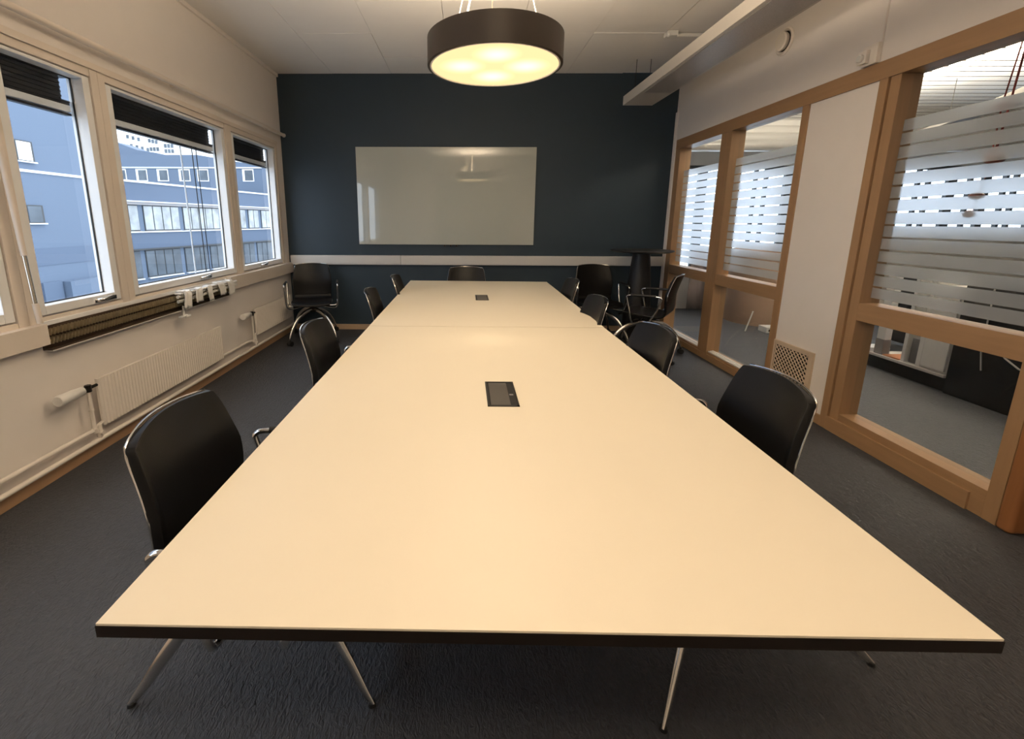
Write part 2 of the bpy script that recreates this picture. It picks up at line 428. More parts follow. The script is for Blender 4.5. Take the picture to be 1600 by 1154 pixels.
# row of pale clips hung over the convector
t = tag(empty('pipe_cover', (XL + .05, 3.66, .735)), 'crumpled white cover strip with hook hanging over the convector', 'cover')
b = MB()
for k in range(2): b.tube([(XL + .075, 3.26, .812 - .035 * k), (XL + .075, 4.13, .818 - .03 * k)], .012, 10)
b.box(XL + .045, XL + .10, 3.27, 4.02, .828, .842, .005)
b.build('tube_pair', 'whiteplastic', t)
for k in range(5):
    y = 3.275 + k * .165 + random.uniform(-.01, .01)
    w_ = .085 + .02 * (k % 2)
    b = MB().grid(lambda u, v, y=y, w_=w_, k=k: Vector((XL + (.05 + .06 * min(1, v * 3) + .008 * math.sin(u * 9 + k)), y + w_ * u + .01 * math.sin(v * 5 + k), .846 - (.125 - .02 * (k % 2)) * max(0, v - .25) / .75 + .006 * math.sin(u * 7 + k * 2) * (v < .5))), 6, 8)
    o = b.build('clip_flap', 'whiteplastic', t); m_ = o.modifiers.new('thickness', 'SOLIDIFY'); m_.thickness = .006
b = MB().tube([(XL + .085, 3.30, .74), (XL + .085, 3.30, .668), (XL + .10, 3.31, .655), (XL + .12, 3.325, .665)], .009, 8, smooth_n=4)
b.box(XL + .07, XL + .10, 3.25, 3.345, .655, .668, .003)
b.build('hook', 'whiteplastic', t)

def radiator(y0, y1, z0, z1, label, with_left):
    r = tag(empty('radiator', (XL + .05, (y0 + y1) / 2, z0)), label, 'radiator', 'radiators under the windows')
    b = MB(); n = int((y1 - y0) / .026)
    poly = []
    for i in range(n):
        a = y0 + (y1 - y0) * i / n; w_ = (y1 - y0) / n
        poly += [(a, XL + .075), (a + w_ * .3, XL + .083), (a + w_ * .7, XL + .083), (a + w_ * .95, XL + .075)]
    A = [b.bm.verts.new((x, y, z0)) for y, x in poly]; B = [b.bm.verts.new((x, y, z1)) for y, x in poly]
    A2 = [b.bm.verts.new((XL + .060, y, z0)) for y, x in poly]; B2 = [b.bm.verts.new((XL + .060, y, z1)) for y, x in poly]
    for i in range(len(poly) - 1):
        b.bm.faces.new((A[i], A[i + 1], B[i + 1], B[i])); b.bm.faces.new((A2[i + 1], A2[i], B2[i], B2[i + 1]))
        b.bm.faces.new((B[i], B[i + 1], B2[i + 1], B2[i])); b.bm.faces.new((A[i + 1], A[i], A2[i], A2[i + 1]))
    b.bm.faces.new((A[0], B[0], B2[0], A2[0])); b.bm.faces.new((A[-1], A2[-1], B2[-1], B[-1]))
    b.build('panel', 'white', r)
    for y in (y0 + .15, y1 - .15): MB().box(XL + .001, XL + .062, y - .02, y + .02, z0 + .05, z1 - .05).build('wall_bracket', 'white', r)
    # valve with thermostat head on the near end
    zv = z1 - .035
    b = MB().tube([(XL + .068, y0 + .012, zv), (XL + .068, y0 - .085, zv)], .009, 10)
    b.tube([(XL + .068, y0 - .06, zv - .02), (XL + .068, y0 - .06, zv + .02)], .017, 8).tube([(XL + .068, y0 - .085, zv), (XL + .068, y0 - .105, zv)], .018, 6)
    label_part(b.build('valve', 'bracket_dark', r), 'dark metal valve')
    def tube_y(a, c, rad0, rad1): return [(XL + .068, a, zv), (XL + .068, c, zv)], [rad0, rad1]
    b = MB().tube([(XL + .068, y0 - .10, zv), (XL + .068, y0 - .145, zv + .001), (XL + .070, y0 - .15, zv + .001), (XL + .074, y0 - .255, zv + .003), (XL + .0745, y0 - .262, zv + .003)], [.024, .027, .029, .031, .026], 20)
    label_part(b.build('thermostat_head', 'whiteplastic', r), 'white round thermostat head')
    zl = .175
    b = MB().tube([(XL + .068, y0 - .06, zv - .015), (XL + .068, y0 - .06, zl)], .0105, 10)
    b.tube([(XL + .068, y0 - .06, (zv + zl) / 2 - .01), (XL + .068, y0 - .06, (zv + zl) / 2 + .002)], .0135, 10)
    b.tube([(XL + .068, y0 - .06, zl + .012), (XL + .068, y0 - .06, zl - .014)], .017, 10)
    b.build('feed_pipe', 'white', r)
    b = MB().tube([(XL + .068, y0 + .01, z0 + .02), (XL + .068, y0 - .030, z0 + .018), (XL + .068, y0 - .032, .115)], .0105, 10)
    b.tube([(XL + .068, y0 - .032, z0 + .018), (XL + .068, y0 - .032, .128)], .016, 8)
    b.tube([(XL + .068, y0 - .032, .15), (XL + .092, y0 - .032, .15)], .013, 8)
    b.build('return_valve', 'white', r)
radiator(2.445, 3.79, .182, .468, 'ribbed cream radiator panel nearer the camera, below the brown convector', True)
radiator(4.45, 5.40, .22, .492, 'ribbed cream radiator panel beside the corner chair and dark wall', True)
MB_ = MB().tube([(XL + .05, YR + .02, .190), (XL + .062, 2.34, .178), (XL + .068, 2.385, .175)], .0125, 12)
tag(MB_.build('heating_pipe', 'white'), 'upper cream heating pipe running along the wall to the ribbed radiator', 'pipe')
tag(MB().tube([(XL + .066, YR + .02, .108), (XL + .066, 5.5, .108)], .0135, 12).build('heating_pipe', 'white'), 'lower cream heating pipe just above the skirting, the full wall length', 'pipe')
tag(MB().tube([(XL + .030, 3.80, .178), (XL + .030, 4.33, .178), (XL + .066, 4.39, .175)], .0115, 12).build('heating_pipe', 'white'), 'short upper cream heating pipe between the two radiators', 'pipe')

# ------------------------------------------------------------------ back wall: glass board, trunking
t = tag(empty('whiteboard', (-.24, YB, 1.085)), 'large pale glass writing board on the dark blue wall', 'whiteboard')
MB().box(-1.315, .842, YB - .028, YB - .014, 1.088, 2.236, .004).build('glass_panel', 'board', t)
MB().box(-1.30, .827, YB - .014, YB - .001, 1.10, 2.225).build('backing', 'black', t)
for x in (-.255, -.18, -.11):
    MB().box(x - .012, x + .012, YB - .034, YB - .004, 1.066, 1.088, .003).build('pen_clip', 'bracket_dark', t)
for x0, x1, l in [(XL + .03, -.803, 'pale cable trunking on the dark wall, length nearest the windows'), (-.799, XR - .02, 'pale cable trunking on the dark wall, long length right of the joint')]:
    t = tag(empty('cable_trunking', ((x0 + x1) / 2, YB, .835)), l, 'trunking', 'cable trunking on the dark wall')
    MB().box(x0, x1, YB - .045, YB, .838, .953, .004).build('housing', 'trunk', t)
    MB().box(x0 + .001, x1 - .001, YB - .050, YB - .044, .852, .940, .003).build('cover_strip', 'trunk', t)

# ------------------------------------------------------------------ right wall glazing (beech)
GX = 2.53
t = st(MB().box(XR - .012, XR + .13, .80, 5.556, 2.2, 2.305, .003).build('trim_8', 'wood_h'))
def film(y0, y1, parent, z0=.905, z1=1.952, n=14):
    b = MB(); p = (z1 - z0) / n
    for k in range(n):
        b.box(GX - .008, GX - .0045, y0, y1, z0 + k * p + .011, z0 + (k + 1) * p)
    return label_part(b.build('privacy_film', 'film', parent), 'frosted film in horizontal stripes')
w = st(empty('window_5', (XR + .06, 4.5, 0)))
b = MB()
for y0, y1 in [(5.445, 5.556), (4.425, 4.598), (3.477, 3.545)]: b.box(XR - .010, XR + .12, y0, y1, 0, 2.2, .003)
b.build('post', 'wood_v', w)
b = MB()
for y0, y1 in [(4.598, 5.445), (3.545, 4.425)]:
    b.box(XR - .004, XR + .12, y0, y1, .77, .873, .003); b.box(XR - .004, XR + .12, y0, y1, 0, .082, .003)
b.box(XR - .014, XR - .003, 3.48, 5.556, 0, .062, .002)
b.build('rail', 'wood_h', w)
for y0, y1 in [(4.598, 5.445), (3.545, 4.425)]:
    MB().box(GX, GX + .006, y0, y1, .082, 2.2).build('glass_pane', 'glass_in', w)
    film(y0 + .004, y1 - .004, w)
    b = MB()
    for k in range(3): b.box(XR + .004 + .019 * k, XR + .018 + .019 * k, y0 + .01, y1 - .01, .082, .094 + .003 * k, .002)
    label_part(b.build('glazing_bead', 'whiteplastic', w), 'white ribbed strip along the bottom of the pane')
w = st(empty('window_6', (XR + .06, 2.4, 0)))
b = MB().box(XR - .014, XR + .12, 2.862, 2.92, 0, 2.2, .003).box(XR - .004, XR + .12, 2.79, 2.856, 0, 2.2, .003)
b.box(XR - .006, XR + .12, 1.868, 1.928, 0, 2.2, .003)
b.build('post', 'wood_v', w)
b = MB().box(XR - .004, XR + .12, 1.928, 2.79, .771, .882, .003).box(XR - .004, XR + .12, 1.928, 2.79, 0, .140, .003)
b.box(XR - .016, XR - .003, 1.99, 2.87, 0, .095, .003)
b.build('rail', 'wood_h', w)
MB().box(GX, GX + .006, 1.928, 2.79, .14, 2.2).build('glass_pane', 'glass_in', w)
film(1.932, 2.786, w)
# door jamb at the right edge of the photo
d = st(empty('door_2', (XR + .06, 1.4, 0)))
b = MB().box(XR - .02, XR + .13, 1.80, 1.866, 0, 2.2, .02, 4).box(XR + .01, XR + .13, .80, .87, 0, 2.2, .006)
b.build('jamb', 'wood_dark', d)
MB().box(XR + .05, XR + .09, .872, 1.798, .01, 2.19, .003).build('door_leaf', 'wood_dark', d)
MB().tube([(XR + .05, 1.72, 1.02), (XR + .0, 1.72, 1.02), (XR - .005, 1.60, 1.02)], .009, 10).build('door_handle', 'chrome', d)

# grille at the foot of the white wall panel
t = tag(empty('vent_grille', (XR, 3.26, .137)), 'cream lattice vent grille at the foot of the white wall panel', 'vent')
y0, y1, z0, z1 = 3.06, 3.470, .125, .472
b = MB().box(XR - .016, XR, y0, y0 + .042, z0, z1, .003).box(XR - .016, XR, y1 - .02, y1, z0, z1, .003)
b.box(XR - .016, XR, y0 + .04, y1 - .02, z1 - .035, z1, .003).box(XR - .016, XR, y0 + .04, y1 - .02, z0, z0 + .035, .003)
b.build('frame', 'grille', t)
MB().box(XR - .003, XR - .0005, y0 + .03, y1 - .01, z0 + .02, z1 - .02).build('dark_backing', 'dark', t)
b = MB(); a0, a1, c0, c1 = y0 + .04, y1 - .018, z0 + .033, z1 - .033
p = .037; k = -30
while k < 60:
    for s in (1, -1):
        # clip the diagonal y = a0 + k*p + s*(z-c0) to the opening
        za, zb = c0, c1
        f = lambda z: a0 + k * p + s * (z - c0)
        lo, hi = (a0 - a0 - k * p) / s + c0, (a1 - a0 - k * p) / s + c0
        if lo > hi: lo, hi = hi, lo
        za, zb = max(za, lo), min(zb, hi)
        if zb - za > .01:
            b.tube([(XR - .008 - .002 * s, f(za), za), (XR - .008 - .002 * s, f(zb), zb)], .0040, 6)
    k += 1
b.build('lattice', 'grille', t)

# round exhaust vent and thermostat on the wall above
t = tag(empty('air_valve', (XR, 3.86, 2.65)), 'round cream air valve high on the wall above the glazing', 'vent')
def ring_x(prof, y, z, x, mname, name, parent):
    b = MB(); seg = 32; rings = []
    for r, dx in prof: rings.append([b.bm.verts.new((x - dx, y + r * math.cos(2 * PI * k / seg), z + r * math.sin(2 * PI * k / seg))) for k in range(seg)])
    for i in range(len(rings) - 1):
        for k in range(seg): b.bm.faces.new((rings[i][k], rings[i][(k + 1) % seg], rings[i + 1][(k + 1) % seg], rings[i + 1][k]))
    b.bm.faces.new(rings[0][::-1]); b.bm.faces.new(rings[-1])
    return b.build(name, mname, parent)
ring_x([(.098, 0), (.098, .008), (.088, .016), (.074, .010), (.072, .001)], 3.86, 2.742, XR, 'white', 'collar', t)
ring_x([(.06, .004), (.066, .014), (.066, .03), (.058, .038)], 3.865, 2.742, XR, 'white', 'disc', t)
ring_x([(.071, .0), (.071, .002)], 3.86, 2.742, XR, 'dark', 'throat', t)
t = tag(empty('thermostat', (XR, 3.0, 2.32)), 'small cream thermostat box with dial on the beam above the glazing', 'thermostat')
MB().box(XR - .030, XR, 2.955, 3.06, 2.306, 2.42, .004).build('back_box', 'white', t)
MB().box(XR - .055, XR - .030, 3.0, 3.065, 2.318, 2.392, .004).build('cover', 'white', t)
ring_x([(.022, .054), (.022, .066), (.018, .070)], 3.035, 2.352, XR, 'whiteplastic', 'dial', t)

# ------------------------------------------------------------------ suspended beam, ceiling sensor
t = tag(empty('ceiling_beam', (1.876, 2.0, 2.619)), 'long cream service beam hung below the ceiling along the right', 'beam')
MB().box(1.716, 2.037, YR + .3, 5.30, 2.619, 2.713, .003).build('housing', 'beam', t)
MB().box(1.745, 2.008, YR + .35, 4.78, 2.613, 2.6195, .002).build('perforated_underside', 'beam_grid', t)
for y in (5.2, 3.2, 1.2, -.8):
    for x in (1.8, 1.95): MB().tube([(x, y, 2.71), (x, y, ZC + .013)], .003, 6).build('suspension_wire', 'bracket_dark', t)
t = tag(empty('ceiling_sensor', (1.845, 4.51, ZC)), 'small white motion sensor with a short conduit on the ceiling beside the beam', 'sensor')
b = MB().box(1.80, 1.90, 4.465, 4.555, ZC - .030, ZC + .013, .01, 3); b.build('housing', 'whiteplastic', t)
MB().ball((1.815, 4.47, ZC - .030), .016).build('lens', 'whiteplastic', t)
MB().tube([(1.89, 4.52, ZC - .008), (XR, 4.53, ZC - .008)], .018, 10).build('conduit', 'whiteplastic', t)

# ------------------------------------------------------------------ pendant lamp
LX, LY, LZ, LR = .142, 2.459, 2.127, .336
M['disc'] = lamp_disc_mat(LX, LY)
def pendant(x, y, LZ, label):
    t = tag(empty('pendant_lamp', (x, y, LZ)), label, 'lamp')
    b = MB().lathe([(LR - .012, LZ), (LR, LZ + .003), (LR, LZ + .128), (LR - .004, LZ + .130), (LR - .012, LZ + .128), (LR - .012, LZ + .004)], (x, y), 72, closed=True)
    b.build('drum', 'drum', t)
    MB().lathe([(.002, LZ + .006), (LR - .0125, LZ + .006), (LR - .0125, LZ + .009), (.002, LZ + .009)], (x, y), 72).build('diffuser', 'disc', t)
    MB().lathe([(LR - .020, LZ + .0), (LR - .0125, LZ + .001), (LR - .0125, LZ + .0055), (LR - .020, LZ + .0055)], (x, y), 72, closed=True).build('trim_ring', 'sash', t)
    MB().lathe([(.002, LZ + .05), (.28, LZ + .05), (.28, LZ + .056), (.002, LZ + .056)], (x, y), 48).build('lamp_tray', 'drum_in', t)
    for a in (.4, 2.5, 4.6):
        MB().tube([(x + .29 * math.cos(a), y + .29 * math.sin(a), LZ + .10), (x + .03 * math.cos(a), y + .03 * math.sin(a), ZC - .03)], .0025, 6).build('suspension_wire', 'cable', t)
    MB().tube([(x - .2, y + .05, LZ + .06), (x - .12, y + .05, LZ + .35), (x - .02, y, ZC - .03)], .005, 8, smooth_n=5).build('cable', 'cable', t)
    MB().lathe([(.06, ZC - .035), (.065, ZC - .03), (.065, ZC + .002)], (x, y), 32).build('canopy', 'whiteplastic', t)
    return t
pendant(LX, LY, LZ, 'black drum pendant lamp glowing warm above the far half of the near table')
LX2, LY2, LZ2 = .187, -.30, 2.42  # second pendant is added out of view to brighten the near table
pendant(LX2, LY2, LZ2, 'added drum pendant lamp out of view, hung higher to brighten the near table')

# ------------------------------------------------------------------ conference tables
TZ = .72
def conf_table(corners, label, hatch, open_socket):
    # corners: near-left, near-right, far-right, far-left
    cx = sum(c[0] for c in corners) / 4; cy = sum(c[1] for c in corners) / 4
    t = tag(empty('conference_table', (cx, cy, 0)), label, 'table', 'conference tables set end to end')
    def plate(z0, z1, ins):
        b = MB(); C2 = [Vector((c[0] + (cx - c[0]) / abs(cx - c[0]) * ins, c[1] + (cy - c[1]) / abs(cy - c[1]) * ins, 0)) for c in corners]
        A = [b.bm.verts.new((c.x, c.y, z0)) for c in C2]; B = [b.bm.verts.new((c.x, c.y, z1)) for c in C2]
        b.bm.faces.new(A[::-1]); b.bm.faces.new(B)
        for i in range(4): b.bm.faces.new((A[i], A[(i + 1) % 4], B[(i + 1) % 4], B[i]))
        return b
    plate(TZ - .004, TZ, .0012).build('tabletop', 'table', t)
    label_part(plate(TZ - .026, TZ - .004, 0).build('edge_band', 'edge', t), 'dark brown edge below the cream top')
    for yy in (cy - .87, cy + .87): label_part(MB().box(cx - .55, cx + .55, yy - .03, yy + .03, TZ - .06, TZ - .026).build('cross_beam', 'bracket_dark', t), 'dark beam under the top')
    for s in (-1, 1):
        yy = cy + .25 + s * .28
        label_part(MB().lathe([(.22, 0), (.22, .012), (.05, .03), (.04, .06), (.04, TZ - .06), (.12, TZ - .04), (.12, TZ - .026)], (cx, yy), 32).build('pedestal', 'bracket_dark', t), 'dark round pedestal')
    x0, x1, y0, y1 = hatch
    h = MB().box(x0, x1, y0, y0 + .008, TZ - .003, TZ + .003).box(x0, x1, y1 - .008, y1, TZ - .003, TZ + .003).box(x0, x0 + .006, y0, y1, TZ - .003, TZ + .003).box(x1 - .008, x1, y0, y1, TZ - .003, TZ + .003)
    h = label_part(h.build('power_hatch', 'bracket_dark', t), 'dark flush power hatch')
    MB().box(x0 + .006, x1 - .006, y0 + .006, y1 - .006, TZ - .002, TZ + .0006).build('hatch_well', 'dark', h)
    lid_end = x1 - (.030 if open_socket else .010)
    MB().box(x0 + .013, lid_end, y0 + .012, y1 - .012, TZ - .001, TZ + .0022, .001).build('hatch_lid', 'hatchlid', h)
    if open_socket:
        MB().box(lid_end + .003, x1 - .012, y0 + .105, y0 + .118, TZ, TZ + .002).build('socket_bar', 'greybox', h)
conf_table([(-.607, .611), (.867, .607), (.879, 2.756), (-.607, 2.764)], 'near cream conference table with open power hatch, closest to the camera', (.085, .200, 1.513, 1.763), True)
conf_table([(-.608, 2.768), (.881, 2.760), (.905, 4.955), (-.613, 5.01)], 'far cream conference table with closed power hatch, towards the dark wall', (.092, .203, 3.735, 4.003), False)

# ------------------------------------------------------------------ chairs (front = +y, seat centre at the origin)
def shell_profile():
    return [(.235, .420), (.222, .440), (.17, .452), (.06, .448), (-.06, .440), (-.14, .444), (-.192, .462), (-.216, .500), (-.226, .560), (-.232, .620), (-.243, .680), (-.260, .745), (-.281, .812), (-.299, .856)]
def shell_width(i):
    return [.195, .208, .222, .228, .226, .220, .214, .213, .218, .222, .220, .210, .199, .186][i]
def catmull(vals, t):
    n = len(vals); i = min(int(t), n - 2); u = t - i
    p1, p2 = vals[i], vals[i + 1]; p0 = vals[i - 1] if i > 0 else 2 * p1 - p2; p3 = vals[i + 2] if i + 2 < n else 2 * p2 - p1
    return .5 * (2 * p1 + (p2 - p0) * u + (2 * p0 - 5 * p1 + 4 * p2 - p3) * u * u + (3 * p1 - p0 - 3 * p2 + p3) * u ** 3)
PROF = shell_profile(); PY = [q[0] for q in PROF]; PZ = [q[1] for q in PROF]; PW = [shell_width(i) for i in range(len(PROF))]
def shell_pt(t, u):
    y, z, hw = catmull(PY, t), catmull(PZ, t), catmull(PW, t)
    bk = max(0, min(1, (t - 6) / 4))
    y += bk * .036 * u * u
    k = max(0, min(1, 5 - t)); z += k * .012 * u * u
    e = max(0, t - 12)
    z += e * .012 * (1 - u * u)
    hw -= .006 * max(0, (t - 12.8) / .2) ** 2      # small rounded top corners
    return Vector((u * hw, y, z))
def shell_part(t0, t1, name, parent):
    b = MB(); nu = 14
    ts = [t0 + (t1 - t0) * k / ((t1 - t0) * 3) for k in range(int((t1 - t0) * 3) + 1)]
    if t1 == 13: ts += [12.8, 12.9]; ts.sort()
    g = [[b.bm.verts.new(shell_pt(t, -1 + 2 * j / nu)) for j in range(nu + 1)] for t in ts]
    for i in range(len(g) - 1):
        for j in range(nu): b.bm.faces.new((g[i][j], g[i][j + 1], g[i + 1][j + 1], g[i + 1][j]))
    o = b.build(name, 'leather', parent, angle=180)
    m1 = o.modifiers.new('thickness', 'SOLIDIFY'); m1.thickness = .022; m1.offset = 0; m1.use_even_offset = True
    m2 = o.modifiers.new('round', 'BEVEL'); m2.width = .008; m2.segments = 3; m2.limit_method = 'ANGLE'; m2.angle_limit = math.radians(50)
    return o
def make_chair(casters=True, hx=.25, hy=.315, rot=0., dx=0., dy=0.):
    r = empty('conference_chair', (0, 0, 0))
    shell_part(0, 7, 'seat', r)
    shell_part(7, 13, 'backrest', r)
    pts = [shell_pt(i * .5, -1) for i in range(18, 26)] + [shell_pt(13, -1 + 2 * j / 12) for j in range(13)] + [shell_pt(i * .5, 1) for i in range(25, 17, -1)]
    pts = [Vector((p.x * 1.003, p.y - .013, p.z + (.001 if p.z > .83 else 0))) for p in pts]
    label_part(MB().tube(pts, [.0025] + [.0032] * (len(pts) - 2) + [.0025], 8).build('back_rim', 'chrome', r), 'thin polished rim around the back')
    for s in (-1, 1):
        A = [(s * .10, .03, .398), (s * .20, .055, .378), (s * .265, .078, .382), (s * .285, .095, .43), (s * .289, .108, .50), (s * .292, .138, .618), (s * .291, .138, .645), (s * .290, .110, .660),
             (s * .290, 0, .662), (s * .290, -.140, .664), (s * .290, -.178, .654), (s * .289, -.178, .625), (s * .286, -.135, .50), (s * .282, -.092, .43), (s * .265, -.085, .385), (s * .20, -.075, .38), (s * .10, -.05, .398)]
        a = label_part(MB().tube(A, .0095, 10, smooth_n=4).build('armrest', 'chrome', r), 'chrome tube armrest')
        MB().tube([(s * .290, .105, .6635), (s * .290, 0, .666), (s * .290, -.13, .6675)], [.0125, .0135, .0125], 12).build('arm_pad', 'black', a)
    b = MB().lathe([(.055, .330), (.055, .345), (.030, .355), (.028, .405), (.028, .42)], (dx, dy), 24).box(-.12, .12, -.085, .085, .408, .424, .004)
    b.build('hub', 'bracket_dark', r)
    for sx, sy in ((1, 1), (-1, 1), (-1, -1), (1, -1)):
        fx, fy = sx * hx, sy * hy; fx, fy = fx * math.cos(rot) - fy * math.sin(rot), fx * math.sin(rot) + fy * math.cos(rot)
        R_ = math.hypot(fx, fy); ux, uy = fx / R_, fy / R_; K = R_ / .402
        if casters: prof = [(.02, .352), (.07, .352), (.17, .325), (.27, .262), (.345, .175), (.385, .10), (.396, .070)]
        else: prof = [(.02, .345), (.08, .335), (.155, .285), (.24, .205), (.32, .115), (.372, .05), (.412, .006)]
        leg = MB().tube([(ux * q * K + dx, uy * q * K + dy, z) for q, z in prof], [.024, .025, .025, .023, .020, .016, .010], 12, flat=.58, up=(-uy, ux, 0), smooth_n=4).build('leg', 'chrome_brushed', r)
        if casters:
            cx_, cy_ = ux * .396 * K + dx, uy * .396 * K + dy
            b = MB()
            for k in (-1, 1):
                bb = MB(); 
                ox, oy = -uy * .014 * k, ux * .014 * k
                P0 = (cx_ + ox - uy * .009 * k, cy_ + oy + ux * .009 * k, .0275); P1 = (cx_ + ox + uy * .009 * k, cy_ + oy - ux * .009 * k, .0275)
                b.tube([P0, P1], .0275, 18)
            b.tube([(cx_, cy_, .03), (cx_, cy_, .072)], .012, 10)
            b.tube([(cx_ - uy * .024, cy_ + ux * .024, .0275), (cx_ + uy * .024, cy_ - ux * .024, .0275)], .010, 8)
            b.build('caster', 'black', leg)
        else:
            MB().lathe([(.010, 0), (.012, .003), (.010, .012)], (ux * .410 * K + dx, uy * .410 * K + dy), 12).build('glide', 'black', leg)
    return r
proto_c, proto_g, proto_h = make_chair(True), make_chair(False, .20, .34, -.045, -.10, -.085), make_chair(False, .29, .375, math.radians(20), -.068, -.085)
used = {}
def chair(x, y, deg, label, group, kind='c', z=0.):
    p = {'c': proto_c, 'g': proto_g, 'h': proto_h}[kind]
    o = p if kind not in used else copy_tree(p); used[kind] = 1
    o.location = (x, y, z); o.rotation_euler = (0, 0, math.radians(deg))
    tag(o, label, 'chair', group)
GR = 'black chairs along the table'
# left side faces +x (deg -90), right side faces -x (deg 90)
chair(-.52, 1.14, -86.5, 'largest black leather chair, left of the near table, closest to the camera', GR, 'g')
chair(-.49, 2.19, -88, 'black chair on the window side, second from the camera', GR)
chair(-.445, 3.36, -86, 'black chair on the window side, third from the camera, by the far table', GR)
chair(-.39, 4.24, -88, 'smallest black chair on the window side, almost at the far table end', GR)
chair(.768, 1.445, 85, 'black leather chair right of the near table, in front of the lattice grille', GR, 'h')
chair(.672, 2.13, 92, 'black chair on the glazing side, second from the camera', GR)
chair(.645, 3.04, 91, 'black chair on the glazing side, third from the camera, by the far table', GR)
chair(.70, 4.02, 90, 'black chair on the glazing side, farthest along the far table', GR)
chair(.016, 4.815, 180, 'black chair at the head of the table in front of the dark wall', GR)
GC = 'spare black chairs by the dark wall'
chair(-1.79, 5.17, 196, 'whole black armchair with chrome legs in the corner by the windows', GC)
chair(1.56, 5.17, 182, 'black armchair facing the camera left of the round high table', GC)
chair(1.90, 4.60, 55, 'black armchair turned sideways in front of the glazing and high table', GC)

# ------------------------------------------------------------------ high table
t = tag(empty('high_table', (1.99, 5.12, 0)), 'black round high table with a tapering column in the right corner', 'table')
MB().lathe([(.30, 1.040), (.338, 1.050), (.340, 1.058), (.336, 1.064), (.002, 1.064)], (1.99, 5.12), 64).build('tabletop', 'black', t)
MB().lathe([(.175, .018), (.16, .035), (.150, .30), (.128, .65), (.095, 1.00), (.10, 1.042)], (1.99, 5.12), 40).build('column', 'black', t)
MB().lathe([(.27, 0), (.275, .006), (.26, .016), (.12, .022)], (1.99, 5.12), 48).build('base', 'black', t)

# ================================================================== THE OFFICE BEHIND THE GLAZING
OX0, OX1, OY0, OY1, OZ = XR + .14, 9.6, -.6, 7.2, 2.75
st(MB().box(XR + .16, OX1 + .2, OY0, OY1, -.12, 0).build('floor_office', 'carpet2'))
b = MB()
y = OY0
while y < OY1 - .05:
    b.box(OX0 + .02, OX1, y, y + .114, OZ, OZ + .003); y += .145
st(b.build('ceiling_office', 'slat'))
st(MB().box(OX0, OX1, OY0, OY1, OZ + .05, OZ + .10).build('ceiling_office_void', 'dark'))
st(MB().box(OX1, OX1 + .12, OY0, OY1 + .1, 0, OZ + .1).build('wall_office_far', 'beige'))
b = MB().box(OX0, OX1, OY1, OY1 + .1, 2.22, OZ + .1).box(OX0, 5.2, OY1, OY1 + .1, 0, .60).box(5.2, OX1, OY1, OY1 + .1, 0, 1.22)
xe = [OX0, 5.2, OX1]
for x in (OX0, 5.08, OX1 - .2): b.box(x, x + .2, OY1, OY1 + .1, .6, 2.22)
st(b.build('wall_office_end', 'beige'))
b = MB().box(OX0, OX1, OY0 - .1, OY0, 0, OZ + .1); st(b.build('wall_office_near', 'beige'))
b = MB().box(OX0 - .1, OX0, YB + .1, OY1, 0, OZ + .1); st(b.build('wall_office_side', 'beige'))
for i, (x0, x1, z0) in enumerate([(OX0 + .2, 5.08, .60), (5.28, OX1 - .2, 1.22)]):
    w = st(empty('window_%d' % (7 + i), ((x0 + x1) / 2, OY1 + .05, z0)))
    b = MB().box(x0, x1, OY1 + .02, OY1 + .08, z0, z0 + .05).box(x0, x1, OY1 + .02, OY1 + .08, 2.17, 2.22)
    x = x0; k = 0
    while x < x1 - .05:
        wd_ = (.10, .04, .04, .13, .04)[k % 5]; b.box(x, min(x + wd_, x1), OY1 + .02, OY1 + .08, z0, 2.22); x += wd_ + (.22, .12, .26, .20, .17)[k % 5]; k += 1
    b.build('window_frame', 'winframe', w)
    MB().box(x0, x1, OY1 + .048, OY1 + .052, z0, 2.22).build('glass_pane', 'glass', w)
# slatted ceiling bulkhead at the end
b = MB()
for k in range(4): b.tube([(OX0, 6.55 - .05 * k, 2.68 - .10 * k), (OX1, 6.55 - .05 * k, 2.68 - .10 * k)], .075, 14)
tag(b.build('ceiling_duct', 'slat'), 'ribbed pale bulkhead under the slatted ceiling beyond the far pane', 'duct')
# curtains
def curtain(x0, y0, x1, y1, label, m='curtain', z1=1.9, z0=.06, amp=.035, n=7):
    d = Vector((x1 - x0, y1 - y0, 0)); nrm = Vector((-d.y, d.x, 0)).normalized()
    b = MB().grid(lambda u, v: Vector((x0, y0, z0)) + d * u + nrm * (amp * math.sin(u * n * 2 * PI)) + Vector((0, 0, (z1 - z0) * v)), n * 10, 3)
    o = b.build('curtain', m); mm = o.modifiers.new('thickness', 'SOLIDIFY'); mm.thickness = .006
    return tag(o, label, 'curtain', 'curtains in the office')
curtain(3.42, 6.86, 3.74, 6.86, 'mauve curtain behind the glass pane farthest from the camera', z1=.98, n=2, amp=.02)
tag(MB().box(3.885, 3.965, 6.72, 6.80, .05, .95, .006).build('upright_panel', 'greywhite'), 'narrow white upright panel behind the middle pane, left of the brown column', 'panel')
tag(MB().box(3.845, 3.880, 6.75, 6.80, 0, .95).build('upright_panel', 'black'), 'narrow black upright strip behind the middle pane', 'panel')
b = MB().lathe([(.45, 0), (.45, 1.0), (.44, 1.01), (.02, 1.01)], (4.2, 6.30), 64)
tag(b.build('round_counter', 'tan'), 'rounded brown column-like counter behind the middle glass pane', 'counter')
tag(MB().tube([(3.59, 5.63, .008), (3.672, 5.65, .266)], .008, 8).build('rod', 'whiteplastic'), 'thin white rod leaning in the office behind the middle pane', 'rod')
t = tag(empty('floor_box', (3.92, 5.65, 0)), 'small white box on the office floor behind the middle pane', 'box')
MB().box(3.81, 4.0, 5.56, 5.72, 0, .075, .006).build('body', 'whiteplastic', t)
